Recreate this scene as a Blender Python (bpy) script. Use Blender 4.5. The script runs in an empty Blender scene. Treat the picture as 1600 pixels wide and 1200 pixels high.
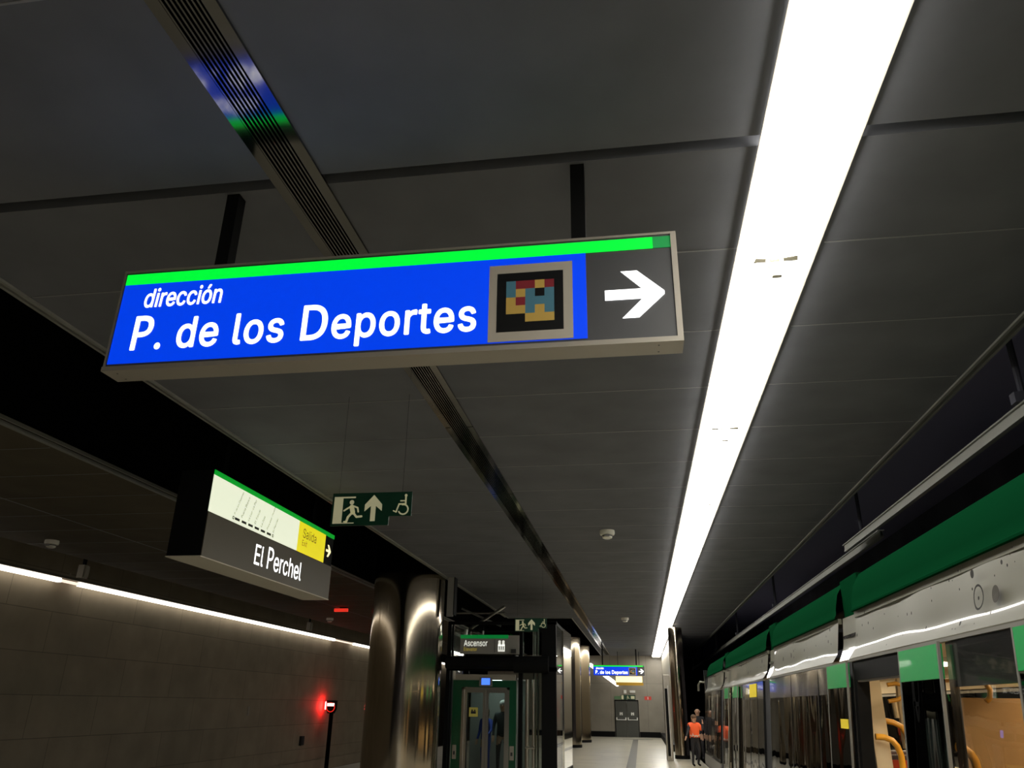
import bpy, bmesh, math, random
from mathutils import Vector, Matrix

random.seed(7)
S = bpy.context.scene
COL = S.collection

# ------------------------------------------------------------------ camera
def norm(v):
    l = math.sqrt(sum(a*a for a in v)); return tuple(a/l for a in v)
F = 1200.0
RX = (0.988, 0.046, 0.147)
_vy = Vector((202, -504, -F)).normalized()
_h2 = Vector((202-8700, -504+.0155*8700, -F))
_vz = _vy.cross(_h2).normalized()
if _vz.y < 0: _vz = -_vz
_vx = _vy.cross(_vz)
cd = bpy.data.cameras.new('camera'); cam = bpy.data.objects.new('camera', cd); COL.objects.link(cam)
cd.sensor_fit = 'HORIZONTAL'; cd.sensor_width = 36; cd.lens = F/1600*36; cd.clip_start = .05; cd.clip_end = 300
R3 = Matrix((_vx, _vy, _vz))
cam.matrix_world = Matrix.Translation((0, 0, 1.7)) @ R3.to_4x4()
S.camera = cam

# ------------------------------------------------------------------ world and exposure
w = bpy.data.worlds.new('world'); S.world = w; w.use_nodes = True
w.node_tree.nodes['Background'].inputs[0].default_value = (.5, .55, .7, 1)
w.node_tree.nodes['Background'].inputs[1].default_value = .003
S.view_settings.view_transform = 'Standard'; S.view_settings.look = 'None'
S.view_settings.gamma = 1; S.view_settings.use_curve_mapping = False
S.view_settings.exposure = 0.25
LAMP = 13.0          # radiance of the platform line lamp
WLAMP = 2.3          # radiance of the wall line lamp

# ------------------------------------------------------------------ materials
def mat(name, col, rough=.5, metal=0., emit=None, estr=1., bump=None, spec=None, vary=None, aniso=0., coat=0.):
    m = bpy.data.materials.new(name); m.use_nodes = True
    nt = m.node_tree; b = nt.nodes['Principled BSDF']
    b.inputs['Base Color'].default_value = (*col, 1); b.inputs['Roughness'].default_value = rough
    b.inputs['Metallic'].default_value = metal
    if spec is not None: b.inputs['Specular IOR Level'].default_value = spec
    if aniso: b.inputs['Anisotropic'].default_value = aniso
    if coat: b.inputs['Coat Weight'].default_value = coat
    if emit:
        b.inputs['Emission Color'].default_value = (*emit, 1); b.inputs['Emission Strength'].default_value = estr
    tc = nt.nodes.new('ShaderNodeTexCoord')
    if vary:                       # (amount, scale xyz)
        mp = nt.nodes.new('ShaderNodeMapping'); mp.inputs['Scale'].default_value = vary[1]
        nt.links.new(tc.outputs['Object'], mp.inputs[0])
        n = nt.nodes.new('ShaderNodeTexNoise'); n.inputs['Scale'].default_value = 1; n.inputs['Detail'].default_value = 4
        nt.links.new(mp.outputs[0], n.inputs[0])
        r = nt.nodes.new('ShaderNodeValToRGB')
        a = vary[0]
        r.color_ramp.elements[0].position = .3; r.color_ramp.elements[1].position = .7
        r.color_ramp.elements[0].color = (*[c*(1-a) for c in col], 1); r.color_ramp.elements[1].color = (*[min(1, c*(1+a)) for c in col], 1)
        nt.links.new(n.outputs[0], r.inputs[0]); nt.links.new(r.outputs[0], b.inputs['Base Color'])
    if bump:                       # (strength, distance, scale xyz)
        mp = nt.nodes.new('ShaderNodeMapping'); mp.inputs['Scale'].default_value = bump[2]
        nt.links.new(tc.outputs['Object'], mp.inputs[0])
        n = nt.nodes.new('ShaderNodeTexNoise'); n.inputs['Scale'].default_value = 1; n.inputs['Detail'].default_value = 2
        nt.links.new(mp.outputs[0], n.inputs[0])
        bp = nt.nodes.new('ShaderNodeBump'); bp.inputs['Strength'].default_value = bump[0]; bp.inputs['Distance'].default_value = bump[1]
        nt.links.new(n.outputs[0], bp.inputs['Height']); nt.links.new(bp.outputs[0], b.inputs['Normal'])
    return m

def glass_mat(name, tint, ior=1.8, rough=.01, wave=0.0):
    m = bpy.data.materials.new(name); m.use_nodes = True; nt = m.node_tree
    nt.nodes.remove(nt.nodes['Principled BSDF']); out = nt.nodes['Material Output']
    t = nt.nodes.new('ShaderNodeBsdfTransparent'); t.inputs[0].default_value = (*tint, 1)
    g = nt.nodes.new('ShaderNodeBsdfGlossy'); g.inputs['Roughness'].default_value = rough; g.inputs[0].default_value = (.9, .9, .9, 1)
    fr = nt.nodes.new('ShaderNodeFresnel'); fr.inputs[0].default_value = ior
    mx = nt.nodes.new('ShaderNodeMixShader')
    ge = nt.nodes.new('ShaderNodeNewGeometry'); m1 = nt.nodes.new('ShaderNodeMath'); m1.operation = 'SUBTRACT'; m1.inputs[0].default_value = 1
    m2 = nt.nodes.new('ShaderNodeMath'); m2.operation = 'MULTIPLY'
    nt.links.new(ge.outputs['Backfacing'], m1.inputs[1]); nt.links.new(fr.outputs[0], m2.inputs[0]); nt.links.new(m1.outputs[0], m2.inputs[1])
    nt.links.new(m2.outputs[0], mx.inputs[0]); nt.links.new(t.outputs[0], mx.inputs[1]); nt.links.new(g.outputs[0], mx.inputs[2])
    nt.links.new(mx.outputs[0], out.inputs[0])
    if wave:
        tc = nt.nodes.new('ShaderNodeTexCoord'); mp = nt.nodes.new('ShaderNodeMapping'); mp.inputs['Scale'].default_value = (1, 1.6, .5)
        n = nt.nodes.new('ShaderNodeTexNoise'); n.inputs['Scale'].default_value = 1; n.inputs['Detail'].default_value = 1
        bp = nt.nodes.new('ShaderNodeBump'); bp.inputs['Strength'].default_value = 1; bp.inputs['Distance'].default_value = wave
        nt.links.new(tc.outputs['Object'], mp.inputs[0]); nt.links.new(mp.outputs[0], n.inputs[0])
        nt.links.new(n.outputs[0], bp.inputs['Height']); nt.links.new(bp.outputs[0], g.inputs['Normal']); nt.links.new(bp.outputs[0], fr.inputs['Normal'])
    return m

def tile_mat(name, c1, c2, bw, bh, rough, mortar=.006, axes='XY', bump=0.0, off=0.5):
    """large slabs with thin joints, laid over two object axes"""
    m = bpy.data.materials.new(name); m.use_nodes = True; nt = m.node_tree; b = nt.nodes['Principled BSDF']
    tc = nt.nodes.new('ShaderNodeTexCoord'); sp = nt.nodes.new('ShaderNodeSeparateXYZ'); cb = nt.nodes.new('ShaderNodeCombineXYZ')
    nt.links.new(tc.outputs['Object'], sp.inputs[0])
    nt.links.new(sp.outputs[axes[0]], cb.inputs[0]); nt.links.new(sp.outputs[axes[1]], cb.inputs[1])
    br = nt.nodes.new('ShaderNodeTexBrick'); br.offset = off
    br.inputs['Scale'].default_value = 1; br.inputs['Brick Width'].default_value = bw; br.inputs['Row Height'].default_value = bh
    br.inputs['Mortar Size'].default_value = mortar; br.inputs['Mortar Smooth'].default_value = .3
    br.inputs['Color1'].default_value = (*c1, 1); br.inputs['Color2'].default_value = (*c2, 1)
    br.inputs['Mortar'].default_value = (*[c*.55 for c in c1], 1)
    nt.links.new(cb.outputs[0], br.inputs[0])
    n = nt.nodes.new('ShaderNodeTexNoise'); n.inputs['Scale'].default_value = 1.3; n.inputs['Detail'].default_value = 6
    nt.links.new(tc.outputs['Object'], n.inputs[0])
    mr = nt.nodes.new('ShaderNodeMapRange'); mr.inputs[3].default_value = .7; mr.inputs[4].default_value = 1.3
    nt.links.new(n.outputs[0], mr.inputs[0])
    mx = nt.nodes.new('ShaderNodeMix'); mx.data_type = 'RGBA'; mx.blend_type = 'MULTIPLY'; mx.inputs[0].default_value = 1
    nt.links.new(br.outputs[0], mx.inputs[6]); nt.links.new(mr.outputs[0], mx.inputs[7])
    nt.links.new(mx.outputs[2], b.inputs['Base Color']); b.inputs['Roughness'].default_value = rough
    return m

M = {}
M['ceil'] = mat('ceiling_panel', (.125, .128, .140), .7, spec=.25, vary=(.12, (1.5, 1.5, 1.5)), bump=(.25, .002, (260, 260, 260)))
M['ceil_left'] = mat('ceiling_panel_warm_light', (.12, .10, .066), .75, spec=.25, vary=(.12, (1.5, 1.5, 1.5)), bump=(.25, .002, (260, 260, 260)))  # same panels as the main ceiling, browned for the warm light there
M['joint'] = mat('joint_strip', (.22, .22, .22), .45)
M['dark'] = mat('near_black', (.003, .003, .003), .9, spec=.02)
M['black'] = mat('black_paint', (.006, .006, .006), .6, spec=.08)
M['edge'] = mat('edge_trim', (.30, .30, .27), .45, .3)
M['tunnel'] = mat('tunnel_concrete', (.07, .07, .095), .8, vary=(.4, (.6, .6, .6)))
M['steel'] = mat('brushed_steel', (.50, .43, .33), .12, 1., bump=(.03, .003, (14, 14, .4)))
M['steel2'] = mat('steel_trim', (.5, .48, .44), .28, 1.)
M['grille'] = mat('grille_aluminium', (.26, .25, .23), .11, 1., bump=(.2, .004, (6, 2.2, 6)))
M['beige'] = mat('anodised_beige', (.33, .30, .25), .45, .35)
M['sign_dark'] = mat('sign_dark_grey', (.095, .08, .05), .45, .1)
M['face_grey'] = mat('sign_face_grey', (.06, .06, .062), .4)
M['floor'] = tile_mat('floor_tiles', (.52, .49, .40), (.46, .44, .36), 1.2, .6, .28, .004)
M['strip'] = mat('tactile_strip', (.12, .115, .10), .5)
M['wall_left'] = tile_mat('wall_concrete', (.34, .28, .195), (.30, .25, .175), 2.4, .95, .7, .012, 'YZ', off=.37)
M['wall_end'] = tile_mat('wall_panels', (.26, .235, .19), (.24, .215, .175), 2.2, 3.0, .45, .01, 'XZ', off=0)
M['wall_side'] = mat('wall_side_panel', (.34, .31, .25), .4)
M['door'] = mat('door_dark_green_grey', (.06, .062, .052), .4)
M['white'] = mat('white_plastic', (.85, .81, .70), .4)
M['whitemat'] = mat('white_print', (.8, .8, .76), .5)
M['lamp'] = mat('lamp_diffuser', (.8, .8, .8), .5, emit=(1, .97, .90), estr=LAMP)
M['wlamp'] = mat('wall_lamp_diffuser', (.8, .8, .8), .5, emit=(1, .93, .82), estr=WLAMP)
M['wlamp_dim'] = mat('wall_lamp_joint', (.5, .45, .4), .5, emit=(1, .8, .65), estr=1.0)
M['lampin'] = mat('lamp_housing', (.55, .5, .42), .4, .3)
M['lampend'] = mat('slanting_lamp', (.8, .8, .8), .5, emit=(1, .97, .9), estr=3.)
M['blue'] = mat('sign_blue_lit', (.0, .02, .2), .3, emit=(.0, .038, .66), estr=1.0)
M['green_lit'] = mat('sign_green_lit', (.0, .2, .02), .3, emit=(.0, .80, .035), estr=1.0)
M['green_dim'] = mat('sign_green_faint', (.01, .22, .05), .35, emit=(.0, .2, .04), estr=.5)  # dimmer copy of the stripe green; faint glow stands in for fading backlight
M['white_lit'] = mat('sign_white_lit', (.8, .8, .8), .3, emit=(1, 1, 1), estr=1.35)
M['cream_lit'] = mat('sign_cream_lit', (.6, .6, .5), .3, emit=(.62, .66, .50), estr=.95)
M['yellow_lit'] = mat('sign_yellow_lit', (.6, .5, .02), .3, emit=(.74, .64, .01), estr=.75)
M['pale_lit'] = mat('sign_pale_yellow_lit', (.8, .7, .4), .3, emit=(1., .82, .42), estr=1.1)
M['orange_lit'] = mat('sign_orange_under', (.35, .2, .02), .4, emit=(.3, .16, .01), estr=.5)
M['green_line'] = mat('sign_green_line', (.0, .2, .03), .3, emit=(.0, .28, .015), estr=.8)
M['ink'] = mat('ink_black', (.02, .02, .02), .5)
M['ink_brown'] = mat('ink_olive', (.16, .13, .01), .5)
M['exit_green'] = mat('exit_green', (.004, .045, .022), .35, coat=.3)
M['exit_cream'] = mat('exit_luminous_cream', (.42, .40, .25), .5, emit=(.42, .40, .24), estr=.35)
M['cgrey'] = mat('code_border_grey', (.42, .38, .31), .5)
M['cblack'] = mat('code_black', (.006, .006, .006), .3)
M['cred'] = mat('code_red', (.24, .02, .03), .4); M['cyel'] = mat('code_yellow', (.55, .36, .08), .4); M['cblu'] = mat('code_blue', (.07, .2, .27), .4)
M['as_green'] = mat('lift_sign_green', (.0, .17, .03), .4, emit=(.0, .12, .02), estr=.8)
M['as_text'] = mat('lift_sign_text', (.7, .7, .64), .4, emit=(.7, .7, .62), estr=.75)
M['as_yel'] = mat('lift_sign_yellow', (.5, .38, .05), .4, emit=(.4, .3, .04), estr=.5)
M['lift_green'] = mat('lift_green_paint', (.0, .065, .025), .3, coat=.4)
M['display'] = mat('display_blue', (.02, .05, .3), .2, emit=(.06, .18, .95), estr=1.3)
M['yellow_sticker'] = mat('yellow_sticker', (.62, .56, .12), .5)
M['glass_lift'] = glass_mat('lift_glass', (.75, .8, .78), 1.6)
M['mirror'] = mat('polished_panel', (.72, .68, .56), .035, 1.)
M['red_lit'] = mat('added_red_glow', (.6, .0, .0), .3, emit=(1., .015, .015), estr=100.)  # added emitter that throws a red glow onto the left wall
M['red_core'] = mat('red_signal_core', (.9, .3, .3), .3, emit=(1., .45, .42), estr=3.)
M['red_small'] = mat('red_indicator', (.5, .0, .0), .3, emit=(1., .04, .02), estr=.6)
M['red_sign'] = mat('red_sign_print', (.4, .03, .02), .5, emit=(.4, .05, .03), estr=.3)
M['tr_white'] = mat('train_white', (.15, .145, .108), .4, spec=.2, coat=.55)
M['tr_green'] = mat('train_green', (.002, .033, .011), .6, spec=.05)
M['tr_green'].node_tree.nodes['Principled BSDF'].inputs['IOR'].default_value = 1.01
M['tr_green2'] = mat('train_bright_green', (.02, .38, .10), .3, coat=.3)
M['tr_dark'] = mat('train_black', (.01, .01, .01), .18, coat=.5)
M['tr_grey'] = mat('train_grey', (.25, .24, .22), .4)
M['tr_frame'] = mat('train_aluminium_edge', (.20, .19, .165), .45, .2)
M['tr_lining'] = mat('train_cream_lining', (.72, .60, .40), .5)
M['tr_wood'] = mat('train_wood_panel', (.50, .29, .12), .5, vary=(.12, (3, 3, .6)))
M['tr_floor'] = mat('train_floor', (.10, .09, .08), .6)
M['tr_lamp'] = mat('train_lamp', (.8, .8, .8), .5, emit=(1, .80, .52), estr=15.)
M['tr_yellow'] = mat('train_yellow_rail', (.75, .36, .03), .3)
M['tr_seat'] = mat('train_seat_dark', (.05, .035, .04), .6)
M['tr_red'] = mat('train_red_cushion', (.55, .05, .01), .6)
M['tr_bellows'] = mat('train_bellows', (.02, .02, .022), .8)
M['tr_glass'] = glass_mat('train_window_glass', (.82, .80, .75), 1.7, .01, .012)
M['tr_glass_dark'] = glass_mat('train_door_glass', (.05, .05, .05), 2.0, .01, .012)
M['dot'] = mat('train_dot_print', (.012, .010, .008), .6, spec=.1); M['dot2'] = mat('train_dot_pale', (.05, .045, .035), .6, spec=.1)
M['skin'] = mat('skin', (.50, .29, .19), .5); M['hair_b'] = mat('hair_brown', (.11, .06, .03), .7); M['hair_g'] = mat('hair_grey', (.55, .53, .5), .7)
M['vest'] = mat('orange_vest', (.90, .12, .03), .6, emit=(.9, .12, .03), estr=.08); M['vestband'] = mat('reflective_band', (.7, .6, .55), .3)
M['navy'] = mat('dark_clothes', (.015, .014, .018), .8); M['greyc'] = mat('dark_grey_jacket', (.05, .05, .05), .8); M['bluec'] = mat('blue_jacket', (.03, .06, .35), .7)

# ------------------------------------------------------------------ mesh helpers
class Fr:
    """local frame: u, v across a face, w outwards"""
    def __init__(s, o, u=(1, 0, 0), v=(0, 0, 1), w=(0, -1, 0)):
        s.o, s.u, s.v, s.w = Vector(o), Vector(u), Vector(v), Vector(w)
    def __call__(s, a, b, c): return s.o + s.u*a + s.v*b + s.w*c
WORLD = Fr((0, 0, 0), (1, 0, 0), (0, 1, 0), (0, 0, 1))

class MB:
    def __init__(s, fr=WORLD): s.v = []; s.f = []; s.fr = fr; s.mi = []; s.cur = 0
    def add(s, vs, fs):
        n = len(s.v); s.v += [s.fr(*p) for p in vs]; s.f += [tuple(n+i for i in f) for f in fs]; s.mi += [s.cur]*len(fs); return s
    def box(s, a0, a1, b0, b1, c0, c1):
        return s.add([(a0, b0, c0), (a1, b0, c0), (a1, b1, c0), (a0, b1, c0), (a0, b0, c1), (a1, b0, c1), (a1, b1, c1), (a0, b1, c1)],
                     [(0, 3, 2, 1), (4, 5, 6, 7), (0, 1, 5, 4), (1, 2, 6, 5), (2, 3, 7, 6), (3, 0, 4, 7)])
    def poly(s, pts, c0, c1):
        n = len(pts)
        return s.add([(*p, c0) for p in pts]+[(*p, c1) for p in pts],
                     [tuple(range(n-1, -1, -1)), tuple(range(n, 2*n))]+[(i, (i+1) % n, n+(i+1) % n, n+i) for i in range(n)])
    def line(s, x1, y1, x2, y2, wd, c0, c1, cap=True):
        dx, dy = x2-x1, y2-y1; l = math.hypot(dx, dy) or 1; nx, ny = -dy/l*wd/2, dx/l*wd/2
        s.poly([(x1+nx, y1+ny), (x1-nx, y1-ny), (x2-nx, y2-ny), (x2+nx, y2+ny)], c0, c1)
        if cap:
            s.disc(x1, y1, wd/2, c0, c1, 10); s.disc(x2, y2, wd/2, c0, c1, 10)
        return s
    def disc(s, x, y, r, c0, c1, n=20):
        return s.poly([(x+r*math.cos(2*math.pi*i/n), y+r*math.sin(2*math.pi*i/n)) for i in range(n)], c0, c1)
    def ring(s, x, y, r0, r1, c0, c1, a0=0, a1=360, n=28):
        for i in range(n):
            p, q = math.radians(a0+(a1-a0)*i/n), math.radians(a0+(a1-a0)*(i+1)/n)
            s.poly([(x+r0*math.cos(p), y+r0*math.sin(p)), (x+r1*math.cos(p), y+r1*math.sin(p)), (x+r1*math.cos(q), y+r1*math.sin(q)), (x+r0*math.cos(q), y+r0*math.sin(q))], c0, c1)
        return s
    def lathe(s, cx, cy, prof, n=32, axis=2):
        """prof: (r, h) bottom to top around a vertical (c) axis"""
        vs = []; fs = []
        for r, h in prof:
            for i in range(n):
                a = 2*math.pi*i/n; vs.append((cx+r*math.cos(a), cy+r*math.sin(a), h))
        for k in range(len(prof)-1):
            for i in range(n): fs.append((k*n+i, k*n+(i+1) % n, (k+1)*n+(i+1) % n, (k+1)*n+i))
        fs.append(tuple(range(n-1, -1, -1))); fs.append(tuple((len(prof)-1)*n+i for i in range(n)))
        return s.add(vs, fs)
    def tube(s, pts, r, n=8):
        pts = [Vector(p) for p in pts]; vs = []; fs = []
        for k, p in enumerate(pts):
            t = (pts[min(k+1, len(pts)-1)]-pts[max(k-1, 0)]).normalized()
            a = t.orthogonal().normalized() if k == 0 else (a - t*a.dot(t)).normalized()
            b = t.cross(a)
            for i in range(n):
                q = 2*math.pi*i/n; vs.append(tuple(p+(a*math.cos(q)+b*math.sin(q))*r))
        for k in range(len(pts)-1):
            for i in range(n): fs.append((k*n+i, k*n+(i+1) % n, (k+1)*n+(i+1) % n, (k+1)*n+i))
        fs.append(tuple(range(n-1, -1, -1))); fs.append(tuple((len(pts)-1)*n+i for i in range(n)))
        return s.add(vs, fs)
    def build(s, name, mats, parent=None, smooth=False, bevel=0, label=None):
        org = Vector((0, 0, 0)); p = parent
        while p is not None: org = org+p.location; p = p.parent
        if parent is None and s.v:
            lo = Vector([min(v[i] for v in s.v) for i in range(3)]); hi = Vector([max(v[i] for v in s.v) for i in range(3)])
            org = (lo+hi)/2; org.z = lo.z
        me = bpy.data.meshes.new(name); me.from_pydata([tuple(v-org) for v in s.v], [], s.f)
        bm = bmesh.new(); bm.from_mesh(me); bmesh.ops.recalc_face_normals(bm, faces=bm.faces); bm.to_mesh(me); bm.free()
        if not isinstance(mats, (list, tuple)): mats = [mats]
        for m in mats: me.materials.append(m)
        for i, pl in enumerate(me.polygons):
            pl.material_index = s.mi[i] if len(mats) > 1 else 0; pl.use_smooth = smooth
        o = bpy.data.objects.new(name, me); COL.objects.link(o)
        if parent is None: o.location = org
        else: o.parent = parent
        if smooth:
            try: me.set_sharp_from_angle(angle=math.radians(40))
            except Exception: pass
        if bevel:
            b = o.modifiers.new('bevel', 'BEVEL'); b.width = bevel; b.segments = 2; b.limit_method = 'ANGLE'; b.angle_limit = .8
        if label: o['label'] = label
        return o

def box(name, m, dims, parent=None, **k): return MB().box(*dims).build(name, m, parent, **k)
def tag(o, label, cat, group=None, kind=None):
    o['label'] = label; o['category'] = cat
    if group: o['group'] = group
    if kind: o['kind'] = kind
    return o
def thing(name, loc, label, cat, group=None):
    o = bpy.data.objects.new(name, None); COL.objects.link(o); o.location = loc; o.empty_display_size = .1
    return tag(o, label, cat, group)
def struct(o): o['kind'] = 'structure'; return o
def dup(root, loc, label=None):
    def cp(o, par):
        c = o.copy(); COL.objects.link(c); c.parent = par
        for ch in o.children: cp(ch, c)
        return c
    r = cp(root, None); r.location = loc
    if label: r['label'] = label
    return r

try:
    import os
    _fd = os.path.join(bpy.utils.system_resource('DATAFILES'), 'fonts')
    FONT = bpy.data.fonts.load(os.path.join(_fd, 'Inter.woff2')); FONT2 = bpy.data.fonts.load(os.path.join(_fd, 'NotoSansHebrew-Regular.woff2'))
except Exception:
    FONT = FONT2 = None          # Blender's built-in face
def text(name, s, fr, rect, m, parent, w0=.002, depth=.003, bold=.0, shear=0., rot=0., size=None, space=1.0):
    """lettering whose ink box fills rect (u0,u1,v0,v1) of the frame"""
    cu = bpy.data.curves.new(name, 'FONT'); cu.body = s; cu.size = 1
    if FONT:
        cu.font = FONT; cu.font_bold = FONT2
        for i_, ch_ in enumerate(s):
            if ch_ in 'PDBR': cu.body_format[i_].use_bold = True
    cu.offset = 0 if FONT else bold; cu.shear = shear; cu.resolution_u = 4
    cu.space_character = space
    to = bpy.data.objects.new(name, cu); COL.objects.link(to)
    dg = bpy.context.evaluated_depsgraph_get(); me = bpy.data.meshes.new_from_object(to.evaluated_get(dg))
    vs = [(v.co.x, v.co.y) for v in me.vertices]; fs = [tuple(p.vertices) for p in me.polygons]
    bpy.data.objects.remove(to); bpy.data.curves.remove(cu); bpy.data.meshes.remove(me)
    x0, x1 = min(v[0] for v in vs), max(v[0] for v in vs); y0, y1 = min(v[1] for v in vs), max(v[1] for v in vs)
    if rect is not None:
        u0, u1, v0, v1 = rect
        vs = [(u0+(x-x0)/(x1-x0)*(u1-u0), v0+(y-y0)/(y1-y0)*(v1-v0)) for x, y in vs]
    else:
        u, v, h = size; k = h/(y1-y0); c, sn = math.cos(rot), math.sin(rot)
        vs = [(u+(x-x0)*k*c-(y-y0)*k*sn, v+(x-x0)*k*sn+(y-y0)*k*c) for x, y in vs]
    b = MB(fr)
    if FONT and bold > 0 and rect is not None:      # heavier strokes: the face repeated with tiny shifts
        bh = (rect[3]-rect[2])*bold
        for q in range(8):
            dx_, dy_ = bh*math.cos(q*math.pi/4), bh*math.sin(q*math.pi/4)
            b.add([(x+dx_, y+dy_, w0+depth-.00004*q) for x, y in vs], fs)
    else: b.add([(x, y, w0+depth) for x, y in vs], fs)
    org = Vector((0, 0, 0)); p = parent
    while p is not None: org = org+p.location; p = p.parent
    me = bpy.data.meshes.new(name); me.from_pydata([tuple(v-org) for v in b.v], [], b.f); me.materials.append(m)
    o = bpy.data.objects.new(name, me); COL.objects.link(o); o.parent = parent
    return o

# ================================================================== THE SETTING
ZC = 4.6; Y0, Y1 = -14.0, 51.0
SLOT = (3.52, 3.61)
# ceiling over the right half of the platform, with its dark slot
c = MB()
c.box(-4.6, 3.1, Y0, SLOT[0], ZC, ZC+.3); c.box(-4.6, 3.1, SLOT[1], 28.6, ZC, ZC+.3); c.box(-2.3, 3.1, 28.6, Y1+.2, ZC, ZC+.3)
c.box(-2.04, -1.76, SLOT[0], SLOT[1], ZC, ZC+.3)
ceiling = struct(c.build('ceiling', M['ceil']))
box('slot_back', M['dark'], (-4.6, 3.1, SLOT[0]-.02, SLOT[1]+.02, ZC+.27, ZC+.30), ceiling)
j = MB()
for k in range(-12, 40):
    y = 5.91+1.25*k
    if y > Y1 or abs(y-3.41) < .5: continue
    x0 = -4.58 if y < 28.6 else -2.28
    for a, b in ((x0, -2.06), (-1.74, .79), (1.36, 3.06)):
        if b > a: j.box(a, b, y-.006, y+.006, ZC-.004, ZC+.001)
j.build('joint_strip', M['joint'], ceiling)
# ceiling over the left track
c = MB(); c.box(-12.3, -7.12, Y0, Y1+.2, ZC, ZC+.04)
cl = struct(c.build('ceiling_left', M['ceil_left']))
j = MB()
for k in range(-16, 40):
    y = 8.22+1.17*k
    if Y0 < y < Y1: j.box(-12.28, -7.2, y-.006, y+.006, ZC-.004, ZC+.001)
j.box(-9.86, -9.83, Y0, Y1, ZC-.005, ZC+.001)
j.build('joint_strip', M['joint'], cl)
# trims
n = 0
for dims in ((-4.63, -4.60, Y0, 28.6, ZC-.02, ZC+.03), (-4.74, -4.71, Y0, 28.6, ZC+.01, ZC+.05), (3.1, 3.13, Y0, Y1, ZC-.02, ZC+.03), (3.2, 3.23, Y0, Y1, ZC+.01, ZC+.05),
             (-7.12, -7.09, Y0, Y1, ZC-.02, ZC+.03), (-7.02, -6.99, Y0, Y1, ZC+.01, ZC+.05), (-4.6, -2.3, 28.6, 28.63, ZC-.02, ZC+.03), (-2.33, -2.3, 28.6, Y1, ZC-.02, ZC+.03)):
    n += 1; struct(box('trim_%d' % n, M['edge'], dims))
# void above, uppermost slab
struct(box('ceiling_upper', M['dark'], (-15, 7, Y0, 75, 6.4, 6.6)))
struct(box('ceiling_right_added', mat('lifted_dark_blue', (.25, .25, .40), .9), (3.3, 7, Y0, 75, 5.7, 5.9)))  # slab added low; its bluish colour stands in for lifted dark tones
struct(box('ceiling_void_side', M['dark'], (-4.62, -4.55, Y0, 28.6, ZC+.05, 6.4)))
struct(box('ceiling_void_far_side', M['dark'], (-7.1, -7.05, Y0, Y1, ZC+.05, 6.4)))
# floors
f = MB(); f.box(-8.6, 1.97, Y0, Y1+.3, -1.1, 0)
struct(f.build('floor', M['floor']))
struct(box('floor_trackbed_right', M['tunnel'], (1.97, 7, Y0, 75, -1.2, -1.1)))
struct(box('floor_trackbed_left', M['tunnel'], (-14.4, -8.6, Y0, 75, -1.2, -1.1)))
t = MB(); t.box(-.53, -.25, Y0, 47.5, 0, .006); t.box(-1.1, .55, 47.5, 47.8, 0, .006)
struct(t.build('trim_9', M['strip']))
# walls
wl = MB(); wl.box(-14.5, -14.2, Y0, 75, -.60, 6.4); wl.box(-14.5, -14.2, Y0, 75, -1.1, -.66); wl.box(-14.5, -14.28, Y0, 75, -.66, -.60)
struct(wl.build('wall_left', M['wall_left']))
struct(box('wall_right', M['tunnel'], (6.3, 6.5, Y0, 75, -1.1, 6.4)))
struct(box('wall_end', M['wall_end'], (-9.5, 1.48, Y1, Y1+.2, 0, ZC)))
struct(box('wall_end_upper', M['dark'], (-14.2, 1.48, Y1, Y1+.2, ZC+.3, 6.4)))
struct(box('wall_back', M['tunnel'], (-14.5, 6.5, Y0-.2, Y0, -1.1, 6.4)))
struct(box('wall_tunnel_end', M['dark'], (-14.5, 6.5, 75, 75.2, -1.1, 6.4)))
struct(box('wall_side', M['wall_side'], (1.37, 1.48, 36, Y1, 0, ZC)))
struct(box('baseboard_side', M['black'], (1.08, 1.37, 35.7, Y1-.02, 0, .26)))
struct(box('baseboard_end', M['black'], (-9.4, -1.62, Y1-.05, Y1, 0, .3)))
struct(box('baseboard_end_right', M['black'], (-.14, 1.08, Y1-.05, Y1, 0, .3)))

# double door in the end wall
d = thing('door_1', (-.88, Y1, 0), 'dark double door with two push bars in the end wall', 'door')
d['kind'] = 'structure'
fe = Fr((-.88, Y1, 0))
b = MB(fe); b.box(-.72, -.68, 0, 2.04, 0, .05); b.box(.68, .72, 0, 2.04, 0, .05); b.box(-.72, .72, 2.0, 2.06, 0, .05); b.build('door_frame', M['black'], d)
for sgn in (-1, 1):
    a0, a1 = (-.675, -.008) if sgn < 0 else (.008, .675)
    lf = MB(fe).box(a0, a1, .02, 1.99, .0, .035).build('door_leaf', M['door'], d)
    cx = (a0+a1)/2
    pb = MB(fe); pb.tube([(cx-.27, 1.0, .04), (cx-.27, .95, .10), (cx+.27, .95, .10), (cx+.27, 1.0, .04)], .02); pb.box(cx-.3, cx-.24, .93, 1.08, .03, .06); pb.box(cx+.24, cx+.3, .93, 1.08, .03, .06)
    pb.build('push_bar', M['whitemat'], lf)
    st = MB(fe); st.box(cx-.09, cx-.02, 1.2, 1.36, .036, .04); st.box(cx+.02, cx+.09, 1.2, 1.36, .036, .04); st.box(cx-.05, cx+.05, 1.28, 1.34, .036, .041)
    st.build('sticker', M['whitemat'], lf)

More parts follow.
